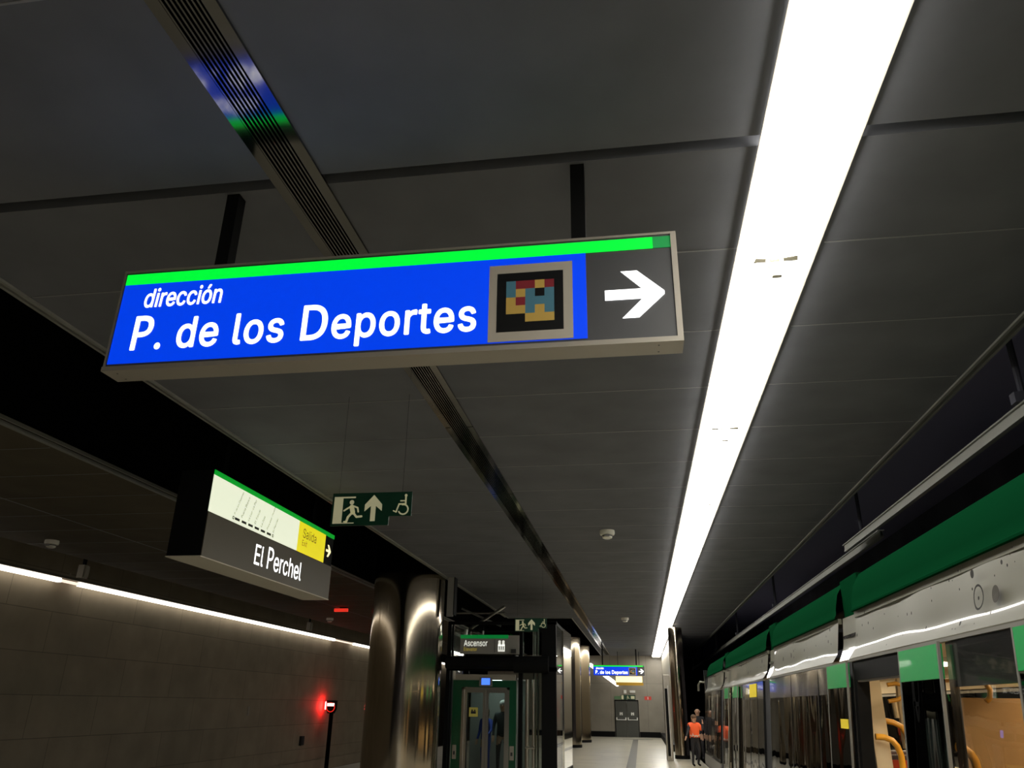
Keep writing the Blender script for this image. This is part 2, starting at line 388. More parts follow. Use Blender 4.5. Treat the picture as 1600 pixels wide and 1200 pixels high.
# ================================================================== LAMPS
def line_lamp():
    ZC = 4.594; t = thing('linear_lamp', (1.065, 18, ZC), 'very long bright white line lamp running along the platform ceiling', 'lamp')
    x0, x1, ya, yb = .80, 1.292, -13.5, 50.6; ZC = 4.594
    h = MB(); h.box(x0-.012, x0, ya, yb, 4.55, ZC); h.box(x1, x1+.012, ya, yb, 4.55, ZC); h.box(x0, x1, yb, yb+.02, 4.5, ZC); h.box(x0, x1, ya-.02, ya, 4.5, ZC)
    h.box(x0-.022, x0-.012, ya, yb, 4.55, 4.556); h.box(x1+.012, x1+.022, ya, yb, 4.55, 4.556)
    h.build('housing', M['lampin'], t)
    MB().box(x0+.012, x1-.012, ya+.01, yb-.01, 4.512, 4.592).build('diffuser', M['lamp'], t)
    for k in range(13):
        y = 4.66+3.45*k
        cl = MB(); cl.poly([(.90, y-.03), (1.0, y-.012), (1.06, y-.012), (1.17, y-.035), (1.18, y+.03), (.89, y+.03)], 4.488, 4.494)
        cl.tube([(.975, y, 4.49), (.985, y, 4.44), (1.02, y-.015, 4.395), (1.06, y-.015, 4.44), (1.07, y, 4.49)], .015)
        cl.box(.99, 1.05, y-.05, y-.01, 4.34, 4.41)
        cl.build('clip', M['white'], t)
line_lamp()
w = thing('wall_line_lamp', (-14, 18, 4.3), 'thin white line lamp running high along the left wall', 'lamp')
MB().box(-14.2, -13.97, -13, 60, 4.43, 4.49).build('housing', M['sign_dark'], w)
for a, b_ in ((-13, 17.4), (18.1, 36.0), (38.6, 60)):
    MB().box(-14.08, -13.98, a, b_, 4.32, 4.42).build('diffuser', M['wlamp'], w)
for a, b_ in ((17.4, 18.1), (36.0, 38.6)):
    MB().box(-14.06, -14.0, a, b_, 4.34, 4.40).build('connector', M['wlamp_dim'], w, label='dim reddish joint of the line lamp')
fe0 = Fr((0, Y1, 0))
w = thing('slanting_lamp', (-2.2, Y1-.1, 2.9), 'short slanting white tube lamp behind the far direction sign', 'lamp')
b = MB(fe0); b.line(-3.0, 4.05, -1.4, 2.92, .2, .06, .14); b.build('tube', M['lampend'], w)
b = MB(fe0); b.line(-3.0, 4.05, -1.4, 2.92, .24, .004, .055); b.build('back_plate', M['lampin'], w)

# ================================================================== CEILING GRILLE
g = thing('ceiling_grille', (-1.9, 20, ZC), 'polished metal slot diffuser set lengthwise in the dark ceiling', 'air grille')
ga, gb = -2.05, -1.73
MB().box(ga+.06, gb-.06, -13, 50.2, ZC-.001, ZC+.0005).build('dark_back', M['dark'], g)
for a0, a1 in ((ga, ga+.065), (gb-.065, gb)):
    m_ = MB()
    y = -13.0
    while y < 50:
        m_.box(a0, a1, y, min(y+2.98, 50.2), ZC-.022, ZC-.004); y += 3.0
    m_.build('edge_flange', M['grille'], g)
for k in range(8):
    x = ga+.065+.19*(k+.5)/8-.006+.003
    MB().box(x-.0045, x+.0045, -13, 50.2, ZC-.024, ZC-.002).build('blade', M['grille'], g)

# ================================================================== DIRECTION SIGNS
CODE = ['BRRYR', 'BYBKB', 'YRBBB', 'YYBYB', 'KKYYY']
def direction_sign(loc, k, label, posts=True, ztop=ZC):
    """loc: middle of the bottom front edge; k: scale; local face is 3.25 wide and .66 high"""
    t = thing('direction_sign', loc, label, 'sign', 'hanging direction signs')
    fr = Fr(loc, (k, 0, 0), (0, 0, k), (0, -k, 0)); W = 1.625; H = .66; D = -.15
    b = MB(fr); b.box(-W, W, 0, .02, D, 0); b.box(-W, W, H-.015, H, D, 0); b.box(-W, -W+.012, .02, H-.015, D, 0); b.box(W-.025, W, .02, H-.015, D, 0)
    b.box(-W+.012, W-.025, .02, H-.015, D, D+.01)
    b.box(-W, W, 0.0, .028, 0, .008)
    b.box(W-.03, W, .028, H-.015, 0, .008)
    b.build('casing', M['beige'], t, bevel=0)
    b = MB(fr); b.box(-W+.012, W-.03, .028, H, -.02, -.004); b.build('face_panel', M['face_grey'], t)
    b = MB(fr); b.box(-W+.022, 1.138, .046, .560, -.004, .000); b.build('blue_panel', M['blue'], t)
    b = MB(fr); b.box(-W+.022, 1.50, .562, .632, -.004, .000); b.build('green_stripe', M['green_lit'], t)
    b = MB(fr); b.box(1.50, 1.60, .562, .632, -.004, .000); b.build('green_stripe', M['green_dim'], t, label='faintly glowing end of the green stripe')
    for u in (-1.55, 1.5):
        for d0 in (-.04, -.12): MB(fr).box(u-.004, u+.004, -.001, .0005, d0, d0+.008).build('screw', M['ink'], t)
    text('small_lettering', 'dirección', fr, (-1.45, -.965, .40, .525), M['white_lit'], t, .0, .003, bold=.02, shear=.06)
    text('large_lettering', 'P. de los Deportes', fr, (-1.475, .54, .076, .340), M['white_lit'], t, .0, .003, bold=.018, shear=.0, space=1.06)
    # colour code plate
    cp = MB(fr).box(.61, 1.065, .050, .515, .0, .004).build('code_plate', M['cgrey'], t)
    MB(fr).box(.655, 1.015, .105, .462, .004, .005).build('code_field', M['cblack'], cp)
    cells = {'R': MB(fr), 'Y': MB(fr), 'B': MB(fr)}
    for r, row in enumerate(CODE):
        for q, ch in enumerate(row):
            if ch != 'K': cells[ch].box(.706+.052*q, .706+.052*(q+1), .410-.050*(r+1), .410-.050*r, .005, .006)
    cells['R'].build('code_red_cells', M['cred'], cp); cells['Y'].build('code_yellow_cells', M['cyel'], cp); cells['B'].build('code_blue_cells', M['cblu'], cp)
    b = MB(fr)
    b.poly([(1.235, .258), (1.235, .318), (1.43, .318), (1.322, .428), (1.408, .428), (1.545, .298), (1.545, .278), (1.408, .148), (1.322, .148), (1.43, .258)], .0, .003)
    b.build('arrow', M['white_lit'], t)
    if posts:
        top = (ztop-loc[2])/k
        for u in (-1.03, 1.10):
            b = MB(fr); b.box(u-.04, u+.04, H, top, -.11, -.03); b.build('hanger_post', M['black'], t)
    return t
direction_sign((-1.325, 3.60, 3.415), 1.0, 'large lit blue direction sign in front, hanging across the platform on two posts')
direction_sign((-1.11, 45.0, 3.21), .86, 'small distant blue direction sign hanging in front of the end wall')

y_ = thing('exit_sign', (-.62, 47.0, 2.95), 'pale yellow lit sign box just below the distant blue direction sign', 'sign')
fy = Fr((-.62, 47, 2.95))
MB(fy).box(-.76, .76, -.02, .38, -.2, -.005).build('casing', M['sign_dark'], y_)
MB(fy).box(-.74, .74, .0, .36, -.005, .0).build('lit_face', M['pale_lit'], y_)
MB(fy).box(-.74, .80, -.16, -.02, -.16, -.02).build('lower_plate', M['orange_lit'], y_)
for u in (-.6, .6): MB(fy).tube([(u, .38, -.1), (u, ZC-2.95, -.1)], .012).build('hanger_rod', M['black'], y_)

# ================================================================== STATION NAME SIGN (faces the platform, +X)
p = thing('station_name_sign', (-5.0, 9.95, 3.19), 'boxed station name sign with lit line map and yellow exit panel', 'sign')
fp = Fr((-4.8, 8.04, 3.19), (0, 1, 0), (0, 0, 1), (1, 0, 0)); L = 3.83; H = 1.0
MB(fp).box(0, L, 0, H, -.42, -.004).build('casing', M['black'], p)
MB(fp).box(-.0, L, 0, .50, -.004, .006).build('name_panel', M['sign_dark'], p)
MB(fp).box(-.02, L+.01, -.012, .0, -.42, .008).build('base_plate', mat('perchel_base', (.62, .57, .46), .55), p)
MB(fp).box(.0, 2.46, .51, .945, -.004, .004).build('map_panel', M['cream_lit'], p)
MB(fp).box(2.46, 3.48, .51, .945, -.004, .004).build('exit_panel', M['yellow_lit'], p)
MB(fp).box(.0, L, .94, 1.0, -.004, .006).build('green_stripe', M['green_line'], p)
text('name_lettering', 'El Perchel', fp, (1.24, 2.70, .115, .40), M['white_lit'], p, .006, .003, bold=.005)
text('exit_lettering', 'Salida', fp, (2.62, 3.12, .73, .87), M['ink_brown'], p, .004, .002, bold=.0)
text('exit_lettering', 'Exit', fp, (2.62, 2.80, .615, .70), M['ink_brown'], p, .004, .002)
b = MB(fp); b.poly([(3.55, .70), (3.55, .735), (3.66, .735), (3.60, .81), (3.65, .81), (3.74, .727), (3.74, .708), (3.65, .625), (3.60, .625), (3.66, .70)], .0, .004)
b.build('arrow', mat('cream_arrow', (.8, .75, .5), .4, emit=(1, .9, .5), estr=.9), p)
lm = MB(fp)
us = [.58+.175*q for q in range(7)]
for a, b_ in zip(us[:-1], us[1:]): lm.box(a+.03, b_-.025, .545, .575, .004, .006)
lm.ring(.57, .56, .012, .022, .004, .006, n=14); lm.ring(1.665, .56, .012, .022, .004, .006, n=14)
lm.build('route_line', M['ink'], p)
for u, nm in zip([.56+.178*q for q in range(7)], ['P. de los Deportes', 'Puerta Blanca', 'La Luz-La Paz', 'El Torcal', 'La Isla', 'Princesa-Huelin', 'El Perchel']):
    text('stop_lettering', nm, fp, None, M['ink'], p, .004, .001, bold=.01, rot=math.radians(66), size=(u+.05, .60, .040))
# posts up to the void slab
for u in (.5, L-.5): MB(fp).box(u-.05, u+.05, H, 6.4-3.19, -.26, -.16).build('hanger_post', M['dark'], p)

# ================================================================== EMERGENCY EXIT SIGNS
def running_man(b, x, y, s, c0, c1):
    def L_(pts, wd):
        for (a, c_), (d_, e) in zip(pts[:-1], pts[1:]): b.line(x+a*s, y+c_*s, x+d_*s, y+e*s, wd*s, c0, c1)
    b.disc(x+.02*s, y+.86*s, .10*s, c0, c1)
    L_([(.03, .66), (.10, .42)], .2)
    L_([(.0, .68), (-.18, .58), (-.30, .50)], .07); L_([(.08, .70), (.30, .62), (.34, .44)], .07)
    L_([(.06, .40), (-.10, .22), (-.16, .02)], .10); L_([(-.16, .02), (-.26, .02)], .07)
    L_([(.12, .40), (.28, .22), (.50, .24)], .09)
def up_arrow(b, x, y, s, c0, c1):
    b.poly([(x-.09*s, y), (x+.09*s, y), (x+.09*s, y+.55*s), (x+.32*s, y+.36*s), (x+.32*s, y+.60*s), (x, y+.95*s), (x-.32*s, y+.60*s), (x-.32*s, y+.36*s), (x-.09*s, y+.55*s)], c0, c1)
def wheelchair(b, x, y, s, c0, c1):
    b.disc(x+.20*s, y+.92*s, .07*s, c0, c1); b.line(x+.20*s, y+.85*s, x+.20*s, y+.5*s, .08*s, c0, c1)
    b.line(x+.20*s, y+.5*s, x-.12*s, y+.5*s, .08*s, c0, c1); b.line(x-.12*s, y+.5*s, x-.25*s, y+.12*s, .07*s, c0, c1); b.line(x-.25*s, y+.12*s, x-.38*s, y+.18*s, .06*s, c0, c1)
    b.line(x+.20*s, y+.66*s, x-.05*s, y+.66*s, .06*s, c0, c1)
    b.ring(x+.10*s, y+.24*s, .20*s, .27*s, c0, c1, 110, -160)
def exit_board(loc, k, label, ztop):
    t = thing('emergency_exit_sign', loc, label, 'sign', 'green emergency exit signs')
    fr = Fr(loc, (k, 0, 0), (0, 0, k), (0, -k, 0))
    MB(fr).box(0, .58, 0, .32, -.012, 0).build('panel', M['exit_green'], t)
    MB(fr).box(.58, .80, .085, .32, -.010, .001).build('wheelchair_panel', M['exit_green'], t)
    b = MB(fr); b.box(.02, .11, .03, .285, 0, .002); b.box(.11, .235, .27, .285, 0, .002); b.box(.02, .235, .022, .03, 0, .002); b.build('doorway_mark', M['exit_cream'], t)
    b = MB(fr); running_man(b, .195, .035, .225, 0, .002); b.build('running_figure', M['exit_cream'], t)
    b = MB(fr); up_arrow(b, .42, .04, .27, 0, .002); b.build('arrow', M['exit_cream'], t)
    b = MB(fr); wheelchair(b, .70, .10, .20, .001, .003); b.build('wheelchair_mark', M['exit_cream'], t)
    for u in (.06, .70): MB(fr).tube([(u, .32, -.006), (u, (ztop-loc[2])/k, -.006)], .0012).build('hanger_wire', M['black'], t)
    return t
exit_board((-2.885, 7.0, 3.262), 1.0, 'green emergency exit sign with running figure, arrow and wheelchair, beside the ceiling opening edge', ZC)
exit_board((-2.60, 17.0, 3.14), .86, 'smaller green emergency exit sign hanging above and right of the lift', ZC)

# signs above the end door
t = thing('exit_door_sign', (-.95, Y1, 2.07), 'row of green exit pictograms above the double door', 'sign')
MB(fe0).box(-1.6, -1.22, 2.09, 2.27, 0, .02).build('panel', mat('pale_green', (.12, .25, .12), .5), t)
MB(fe0).box(-1.2, -.33, 2.07, 2.34, 0, .02).build('panel', M['exit_green'], t)
b = MB(fe0); b.box(-1.17, -1.04, 2.09, 2.32, .02, .024); running_man(b, -.80, 2.09, .22, .02, .024); b.box(-.60, -.38, 2.12, 2.28, .02, .022); b.build('pictogram', M['exit_cream'], t)
t = thing('fire_sign', (.4, Y1, 2.05), 'small red fire equipment sign on the end wall right of the door', 'sign')
MB(fe0).box(.22, .62, 2.07, 2.27, 0, .02).build('panel', M['red_sign'], t); MB(fe0).box(.40, .44, 2.10, 2.24, .02, .022).build('mark', M['whitemat'], t)
for a, nm, lb in (((-1.03, -.86, 2.42, 2.62), 'emergency_light', 'small pale square box on the end wall above the green exit pictograms'), ((-.66, -.32, 2.46, 2.60), 'emergency_light', 'small pale oblong box on the end wall above the green exit pictograms')):
    t = thing(nm, ((a[0]+a[1])/2, Y1, a[2]), lb, 'light'); MB(fe0).box(*a, 0, .06).build('casing', M['white'], t, bevel=.01)
    MB(fe0).box(a[0]+.02, a[1]-.02, a[2]+.02, a[3]-.02, .06, .066).build('lens', M['whitemat'], t)

# ================================================================== SMOKE DETECTORS, BRACKETS
def smoke(loc, label):
    t = thing('smoke_detector', loc, label, 'smoke detector', 'round smoke detectors on the ceilings')
    x, y, z = loc
    MB().lathe(x, y, [(.05, z-.15), (.085, z-.135), (.09, z-.085), (.125, z-.08), (.135, z-.05), (.13, z)][:], 24).build('casing', M['white'], t, smooth=True)
    MB().lathe(x, y, [(.092, z-.105), (.095, z-.09)], 24).build('smoke_slot', M['ink'], t)
    MB().box(x-.04, x+.04, y-.135, y-.09, z-.12, z-.095).build('front_notch', M['joint'], t)
    return t
s0 = smoke((-.46, 13.8, ZC), 'white smoke detector on the ceiling between the grille and the long lamp, nearer of two')
dup(s0, (-.43, 28.6, ZC), 'white smoke detector on the ceiling near the long lamp, far one above the distant signs')
dup(s0, (-11.5, 13.8, ZC), 'white smoke detector at the far left on the low left ceiling')
dup(s0, (-11.4, 28.6, ZC), 'white smoke detector on the left ceiling below the station name sign')
def speaker(y, label):
    t = thing('wall_speaker', (-12.5, y, 4.25), label, 'loudspeaker', 'small boxes hanging at the left ceiling edge')
    MB().box(-12.60, -12.44, y-.09, y+.09, 4.22, 4.52).build('casing', M['beige'], t, bevel=.01)
    MB().box(-12.55, -12.49, y-.03, y+.03, 4.52, 4.75).build('bracket', M['black'], t)
    MB().box(-12.422, -12.415, y-.07, y+.07, 4.26, 4.48).build('front_cloth', M['beige'], t)
    return t
s1 = speaker(16.2, 'beige box hanging over the left wall lamp at the far left of the view')
dup(s1, (-12.5, 29.4, 4.25), 'small box over the left wall lamp below the station name sign')
t = thing('red_indicator_light', (-9.6, 25.1, 4.5), 'tiny red light on the left ceiling beside the far end of the station name sign', 'light')
MB().box(-9.85, -9.40, 25.0, 25.1, 4.44, 4.54).build('lens', M['red_small'], t); MB().box(-9.7, -9.5, 25.1, 25.3, 4.5, ZC).build('casing', M['black'], t)
t = thing('edge_bracket_panel', (-4.5, 19, 3.65), 'narrow grey plate hanging from the ceiling edge beside the big column', 'panel')
MB().box(-4.60, -4.44, 19.0, 19.04, 3.66, ZC-.0).build('plate', M['tr_grey'], t); MB().box(-4.44, -4.42, 19.0, 19.3, 3.7, ZC).build('flange', M['black'], t)

# ================================================================== COLUMNS
def column(x, y, r, ztop, label):
    t = thing('steel_column', (x, y, 0), label, 'column', 'round stainless steel columns')
    MB().lathe(x, y, [(r, .12), (r, ztop)], 96).build('cladding', M['steel'], t, smooth=True)
    MB().lathe(x, y, [(r+.01, 0), (r+.01, .12)], 64).build('base_ring', M['black'], t, smooth=True)
    return t
column(-5.62, 19.2, .885, 6.39, 'huge round brushed steel column rising into the ceiling opening beside the lift')
column(-3.28, 37.4, .62, ZC, 'round steel column right of the lift, nearer of two in line')
column(-3.18, 42.8, .62, ZC, 'round steel column farthest down the platform in front of the end wall')
column(1.38, 31.0, .26, 4.47, 'slim round steel column on the right between side wall and train')

# steel cabinet in front of the side wall
t = thing('steel_cabinet', (.91, 30, 0), 'narrow beige metal cabinet with dark recess standing left of the slim right column', 'cabinet')
MB().box(.80, 1.02, 29.6, 30.4, 0, 2.75).build('casing', M['beige'], t, bevel=.01)
MB().box(.84, .93, 29.585, 29.6, .15, 2.3).build('recess_panel', M['black'], t)
MB().box(.81, 1.01, 29.58, 29.6, 2.35, 2.5).build('top_band', M['beige'], t)
MB().box(.94, .952, 29.57, 29.6, .1, 2.4).build('edge_strip', M['whitemat'], t)
t = thing('wall_conduit', (1.25, 35.9, 0), 'thin dark vertical cable duct on the corner of the side wall', 'cable duct')
MB().box(1.40, 1.46, 35.9, 36.0, 2.6, ZC).build('duct', M['black'], t); MB().box(1.38, 1.48, 35.86, 35.98, 2.9, 3.1).build('clamp', M['steel2'], t)

# ================================================================== RED RAIL SIGNAL
def signal(loc, label, glow=True):
    x, y, z = loc
    t = thing('rail_signal', loc, label, 'signal', 'red rail signals')
    MB().tube([(x, y, -1.1), (x, y, z-.2)], .09, 14).build('post', M['dark'], t, smooth=True)
    f_ = Fr((x, y-.16, z))
    MB(f_).poly([(-.22, .26), (.22, .26), (.22, -.1), (.12, -.28), (-.12, -.28), (-.22, -.1)], -.22, -.0).build('head', M['black'], t)
    MB(f_).ring(0, -.03, .17, .20, 0, .03).build('hood', M['red_small'], t)
    MB(f_).box(-.16, .16, .02, .14, .0, .05).build('lens', M['red_core'], t)
    MB(f_).box(-.27, -.22, -.12, .20, -.12, .02).build('added_wall_glow', M['red_lit'], t)  # added glowing block facing the wall, not a lens of the signal
    return t
signal((-13.75, 35.8, 1.5), 'glowing red rail signal on a dark post against the left wall')
t = thing('wall_box', (-14.15, 29.5, .9), 'small dark box on the lower left wall before the red signal', 'box')
MB().box(-14.2, -14.1, 33.6, 33.9, .0, .35).build('casing', M['ink'], t); MB().box(-14.1, -14.09, 33.65, 33.85, .05, .3).build('lid', M['ink'], t)
t = thing('wall_plate', (-14.18, 27.9, 1.3), 'small pale marker plate on the left wall left of the red signal', 'plate')
MB().box(-14.2, -14.18, 28.6, 28.72, 1.2, 1.5).build('plate', M['beige'], t)

# ================================================================== PEOPLE
def person(name, loc, yaw, H, spec, label, parts_cb=None):
    """one skinned body; spec: dict of arm poses; local: x right, y forward, z up"""
    root = thing(name, loc, label, 'person'); root.rotation_euler = (0, 0, yaw)
    k = H/1.75
    J = {'pel': (0, 0, .93), 'sp': (0, .01, 1.12), 'ch': (0, .0, 1.32), 'nk': (0, -.0, 1.48), 'hb': (0, .02, 1.56), 'hd': (0, .03, 1.66), 'ht': (0, .02, 1.74),
         'hl': (-.10, 0, .90), 'kl': (-.11, .03, .49), 'al': (-.11, -.02, .09), 'tl': (-.12, .15, .04),
         'hr': (.10, 0, .90), 'kr': (.12, .02, .49), 'ar': (.13, -.02, .09), 'tr': (.15, .15, .04),
         'sl': (-.19, 0, 1.42), 'sr': (.19, 0, 1.42),
         'el': (-.25, .0, 1.14), 'wl': (-.24, .12, .90), 'er': (.25, .0, 1.14), 'wr': (.24, .12, .90)}
    J.update(spec)
    Rr = {'pel': .145, 'sp': .135, 'ch': .155, 'nk': .06, 'hb': .075, 'hd': .098, 'ht': .07, 'hl': .095, 'kl': .06, 'al': .042, 'tl': .035, 'hr': .095, 'kr': .06, 'ar': .042, 'tr': .035,
          'sl': .07, 'sr': .07, 'el': .045, 'wl': .03, 'er': .045, 'wr': .03}
    E = [('pel', 'sp'), ('sp', 'ch'), ('ch', 'nk'), ('nk', 'hb'), ('hb', 'hd'), ('hd', 'ht'), ('pel', 'hl'), ('hl', 'kl'), ('kl', 'al'), ('al', 'tl'), ('pel', 'hr'), ('hr', 'kr'), ('kr', 'ar'), ('ar', 'tr'),
         ('ch', 'sl'), ('ch', 'sr'), ('sl', 'el'), ('el', 'wl'), ('sr', 'er'), ('er', 'wr')]
    for sd in 'lr':       # five fingers each, rooted in the palm
        e, w_ = Vector(J['e'+sd]), Vector(J['w'+sd]); d_ = (w_-e).normalized(); a = d_.orthogonal().normalized(); sx = -1 if sd == 'l' else 1
        pm = w_+d_*.06; J['p'+sd] = tuple(pm); Rr['p'+sd] = .032; E.append(('w'+sd, 'p'+sd))
        for i, (o_, ln) in enumerate(((-.03, .075), (-.01, .09), (.01, .085), (.03, .065))):
            q = pm+d_*.03+a*o_; r_ = q+d_*ln*.6; s_ = r_+(d_*.8+a.cross(d_)*.5).normalized()*ln*.45
            for nm, pt, rr in (('a', q, .011), ('b', r_, .010), ('c', s_, .008)): J[f'f{sd}{i}{nm}'] = tuple(pt); Rr[f'f{sd}{i}{nm}'] = rr
            E += [('p'+sd, f'f{sd}{i}a'), (f'f{sd}{i}a', f'f{sd}{i}b'), (f'f{sd}{i}b', f'f{sd}{i}c')]
        q = w_+d_*.03-a*.035; r_ = q+(d_-a*.9).normalized()*.04
        J[f't{sd}a'] = tuple(q); J[f't{sd}b'] = tuple(r_); Rr[f't{sd}a'] = .013; Rr[f't{sd}b'] = .010
        E += [('w'+sd, f't{sd}a'), (f't{sd}a', f't{sd}b')]
    keys = list(J); me = bpy.data.meshes.new('body'); me.from_pydata([Vector(J[q])*k for q in keys], [(keys.index(a), keys.index(b_)) for a, b_ in E], [])
    tmp = bpy.data.objects.new('tmp', me); COL.objects.link(tmp)
    sk = tmp.modifiers.new('skin', 'SKIN'); sv = me.skin_vertices[0].data
    for i, q in enumerate(keys):
        r = Rr[q]*k; wd = 1.0
        sv[i].radius = (r*1.15, r*.8) if q in ('pel', 'sp', 'ch') else (r, r)
        sv[i].use_root = (q == 'pel')
    ss = tmp.modifiers.new('sub', 'SUBSURF'); ss.levels = 2; ss.render_levels = 2
    dg = bpy.context.evaluated_depsgraph_get(); bm_ = bpy.data.meshes.new_from_object(tmp.evaluated_get(dg)); bpy.data.objects.remove(tmp)
    bm_.name = 'body'
    for m_ in (M['skin'], spec_m[name+label][0], spec_m[name+label][1], M['black']): bm_.materials.append(m_)
    hands = [Vector(J['w'+s_])*k for s_ in 'lr']; hl = [Vector(J['p'+s_])*k for s_ in 'lr']; el = [Vector(J['e'+s_])*k for s_ in 'lr']
    for pl in bm_.polygons:
        c_ = pl.center; mi = 1
        if c_.z < .93*k: mi = 2
        if c_.z > 1.50*k and abs(c_.x) < .11*k: mi = 0
        if c_.z < .09*k: mi = 3
        for h_, e_ in zip(hands, el):
            d_ = (h_-e_).normalized()
            if (c_-h_).dot(d_) > 0 and (c_-h_).length < .26*k: mi = 0
        pl.material_index = mi; pl.use_smooth = True
    bo = bpy.data.objects.new('body', bm_); COL.objects.link(bo); bo.parent = root
    hd = Vector(J['hd'])*k
    def lump(name_, m_, items, lbl=None):
        b = MB()
        for (c_, r_) in items:
            c_ = Vector(c_)
            vs = []; fs = []; n1, n2 = 12, 8
            for i in range(n2+1):
                th = math.pi*i/n2
                for q in range(n1): ph = 2*math.pi*q/n1; vs.append((c_.x+r_[0]*math.sin(th)*math.cos(ph), c_.y+r_[1]*math.sin(th)*math.sin(ph), c_.z+r_[2]*math.cos(th)))
            for i in range(n2):
                for q in range(n1): fs.append((i*n1+q, i*n1+(q+1) % n1, (i+1)*n1+(q+1) % n1, (i+1)*n1+q))
            b.add(vs, fs)
        me2 = bpy.data.meshes.new(name_); me2.from_pydata([tuple(v) for v in b.v], [], b.f); me2.materials.append(m_)
        for pl in me2.polygons: pl.use_smooth = True
        o = bpy.data.objects.new(name_, me2); COL.objects.link(o); o.parent = root; return o
    lump('nose', M['skin'], [((hd.x, hd.y+.095*k, hd.z-.02*k), (.014*k, .02*k, .028*k))])
    lump('ears', M['skin'], [((hd.x-.093*k, hd.y, hd.z-.01*k), (.012*k, .022*k, .034*k)), ((hd.x+.093*k, hd.y, hd.z-.01*k), (.012*k, .022*k, .034*k))])
    lump('eyes', M['ink'], [((hd.x-.034*k, hd.y+.083*k, hd.z+.012*k), (.013*k, .01*k, .008*k)), ((hd.x+.034*k, hd.y+.083*k, hd.z+.012*k), (.013*k, .01*k, .008*k))])
    lump('mouth', M['cred'], [((hd.x, hd.y+.082*k, hd.z-.062*k), (.024*k, .01*k, .006*k))])
    hm = spec_m[name+label][2]
    if hm is not None: lump('hair', hm, [((hd.x, hd.y-.025*k, hd.z+.03*k), (.108*k, .112*k, .105*k)), ((hd.x, hd.y-.05*k, hd.z-.05*k), (.095*k, .07*k, .10*k))])
    return root, k, J, bm_
spec_m = {}
def vest(root, k, bm_, lo=1.0, hi=1.5):
    """hi-vis vest: the torso skin pushed outwards"""
    b = bmesh.new(); b.from_mesh(bm_)
    kill = [f_ for f_ in b.faces if not (lo*k < f_.calc_center_median().z < hi*k and abs(f_.calc_center_median().x) < .24*k)]
    bmesh.ops.delete(b, geom=kill, context='FACES')
    b.normal_update()
    for v in b.verts: v.co += v.normal*.022*k
    me = bpy.data.meshes.new('vest'); b.to_mesh(me); b.free(); me.materials.clear(); me.materials.append(M['vest']); me.materials.append(M['vestband'])
    for pl in me.polygons: pl.material_index = 1 if (lo+.03)*k < pl.center.z < (lo+.08)*k else 0; pl.use_smooth = True
    o = bpy.data.objects.new('vest', me); COL.objects.link(o); o.parent = root
    o.modifiers.new('thick', 'SOLIDIFY').thickness = .008
def P_(name, loc, yaw, H, spec, label, top, leg, hair, vst=False):
    spec_m[name+label] = (top, leg, hair)
    r, k, J, bm_ = person(name, loc, yaw, H, spec, label)
    if vst: vest(r, k, bm_)
    return r
P_('person', (1.62, 27.2, 0), math.radians(205), 1.46, {'el': (-.30, .12, 1.22), 'wl': (-.36, .02, 1.22+.24), 'er': (.36, .16, 1.18), 'wr': (.50, .28, 1.02), 'kl': (-.12, .08, .49), 'al': (-.12, -.08, .09), 'tl': (-.13, .08, .04)},
   'person in orange vest with one hand raised near the head, standing before the slim column', M['navy'], M['navy'], M['hair_b'], True)
P_('person', (2.0-.05, 30.2, 0), math.radians(170), 1.66, {}, 'person in dark clothes half hidden by the far end of the train', M['navy'], M['navy'], None)

# ================================================================== LIFT
YL = 21.0
def pxl(u): return u
lf = thing('lift_enclosure', (-3.5, YL, 0), 'dark framed glass lift shaft with green door surround behind the big column', 'lift')
fl = Fr((0, YL, 0))
def LB(name, m, a0, a1, b0, b1, c0, c1, par=None, **k): return MB(fl).box(a0, a1, b0, b1, c0, c1).build(name, m, par or lf, **k)
# posts (front and back), beams
for x0, x1 in ((-5.02, -4.93), (-4.90, -4.86), (-3.10, -3.0), (-2.50, -2.12)):
    LB('post', M['black'], x0, x1, 0, 3.72, -.12, 0)
for x0, x1 in ((-4.98, -4.88), (-3.4, -3.3), (-2.22, -2.12)):
    LB('post', M['black'], x0, x1, 0, 3.72, -2.3, -2.2)
LB('beam', M['black'], -5.02, -2.1, 2.50, 2.60, -.14, .0); LB('beam', M['black'], -5.02, -2.1, 3.66, 3.74, -.12, 0)
LB('beam', M['black'], -5.02, -2.1, 3.66, 3.74, -2.3, -2.2); LB('beam', M['black'], -5.02, -4.92, 3.66, 3.74, -2.2, -.1); LB('beam', M['black'], -2.22, -2.12, 3.66, 3.74, -2.2, -.1)
b = MB(fl); b.tube([(-5.0, 2.70, .12), (-3.15, 2.70, .12)], .16, 14); b.tube([(-3.2, 2.66, .10), (-2.3, 2.66, .10)], .21, 14)
b.build('cable_duct', M['black'], lf, smooth=True)
LB('machine_housing', M['sign_dark'], -4.6, -3.3, 2.75, 2.95, -1.4, -.3)
b = MB(fl); b.tube([(-4.7, 3.6, -.8), (-4.7, 2.6, -.8)], .05); b.tube([(-4.3, 3.6, -1.2), (-4.3, 2.6, -1.2)], .03); b.tube([(-2.8, 3.6, -.9), (-2.8, .1, -.9)], .05); b.tube([(-2.65, 3.6, -.5), (-2.65, .1, -.5)], .025)
b.build('guide_rail', M['steel2'], lf, smooth=True)
for a0, a1 in ((-3.0, -2.5),): LB('glass_panel', M['glass_lift'], a0, a1, .1, 2.5, -.05, -.035); 
LB('glass_panel', M['glass_lift'], -4.93, -2.5, 2.92, 3.66, -.05, -.04)
MB().box(-4.98, -4.965, YL+.1, YL+2.2, .1, 3.66).build('glass_panel', M['glass_lift'], lf)
MB().box(-2.14, -2.125, YL+.1, YL+2.2, .1, 3.66).build('glass_panel', M['glass_lift'], lf)
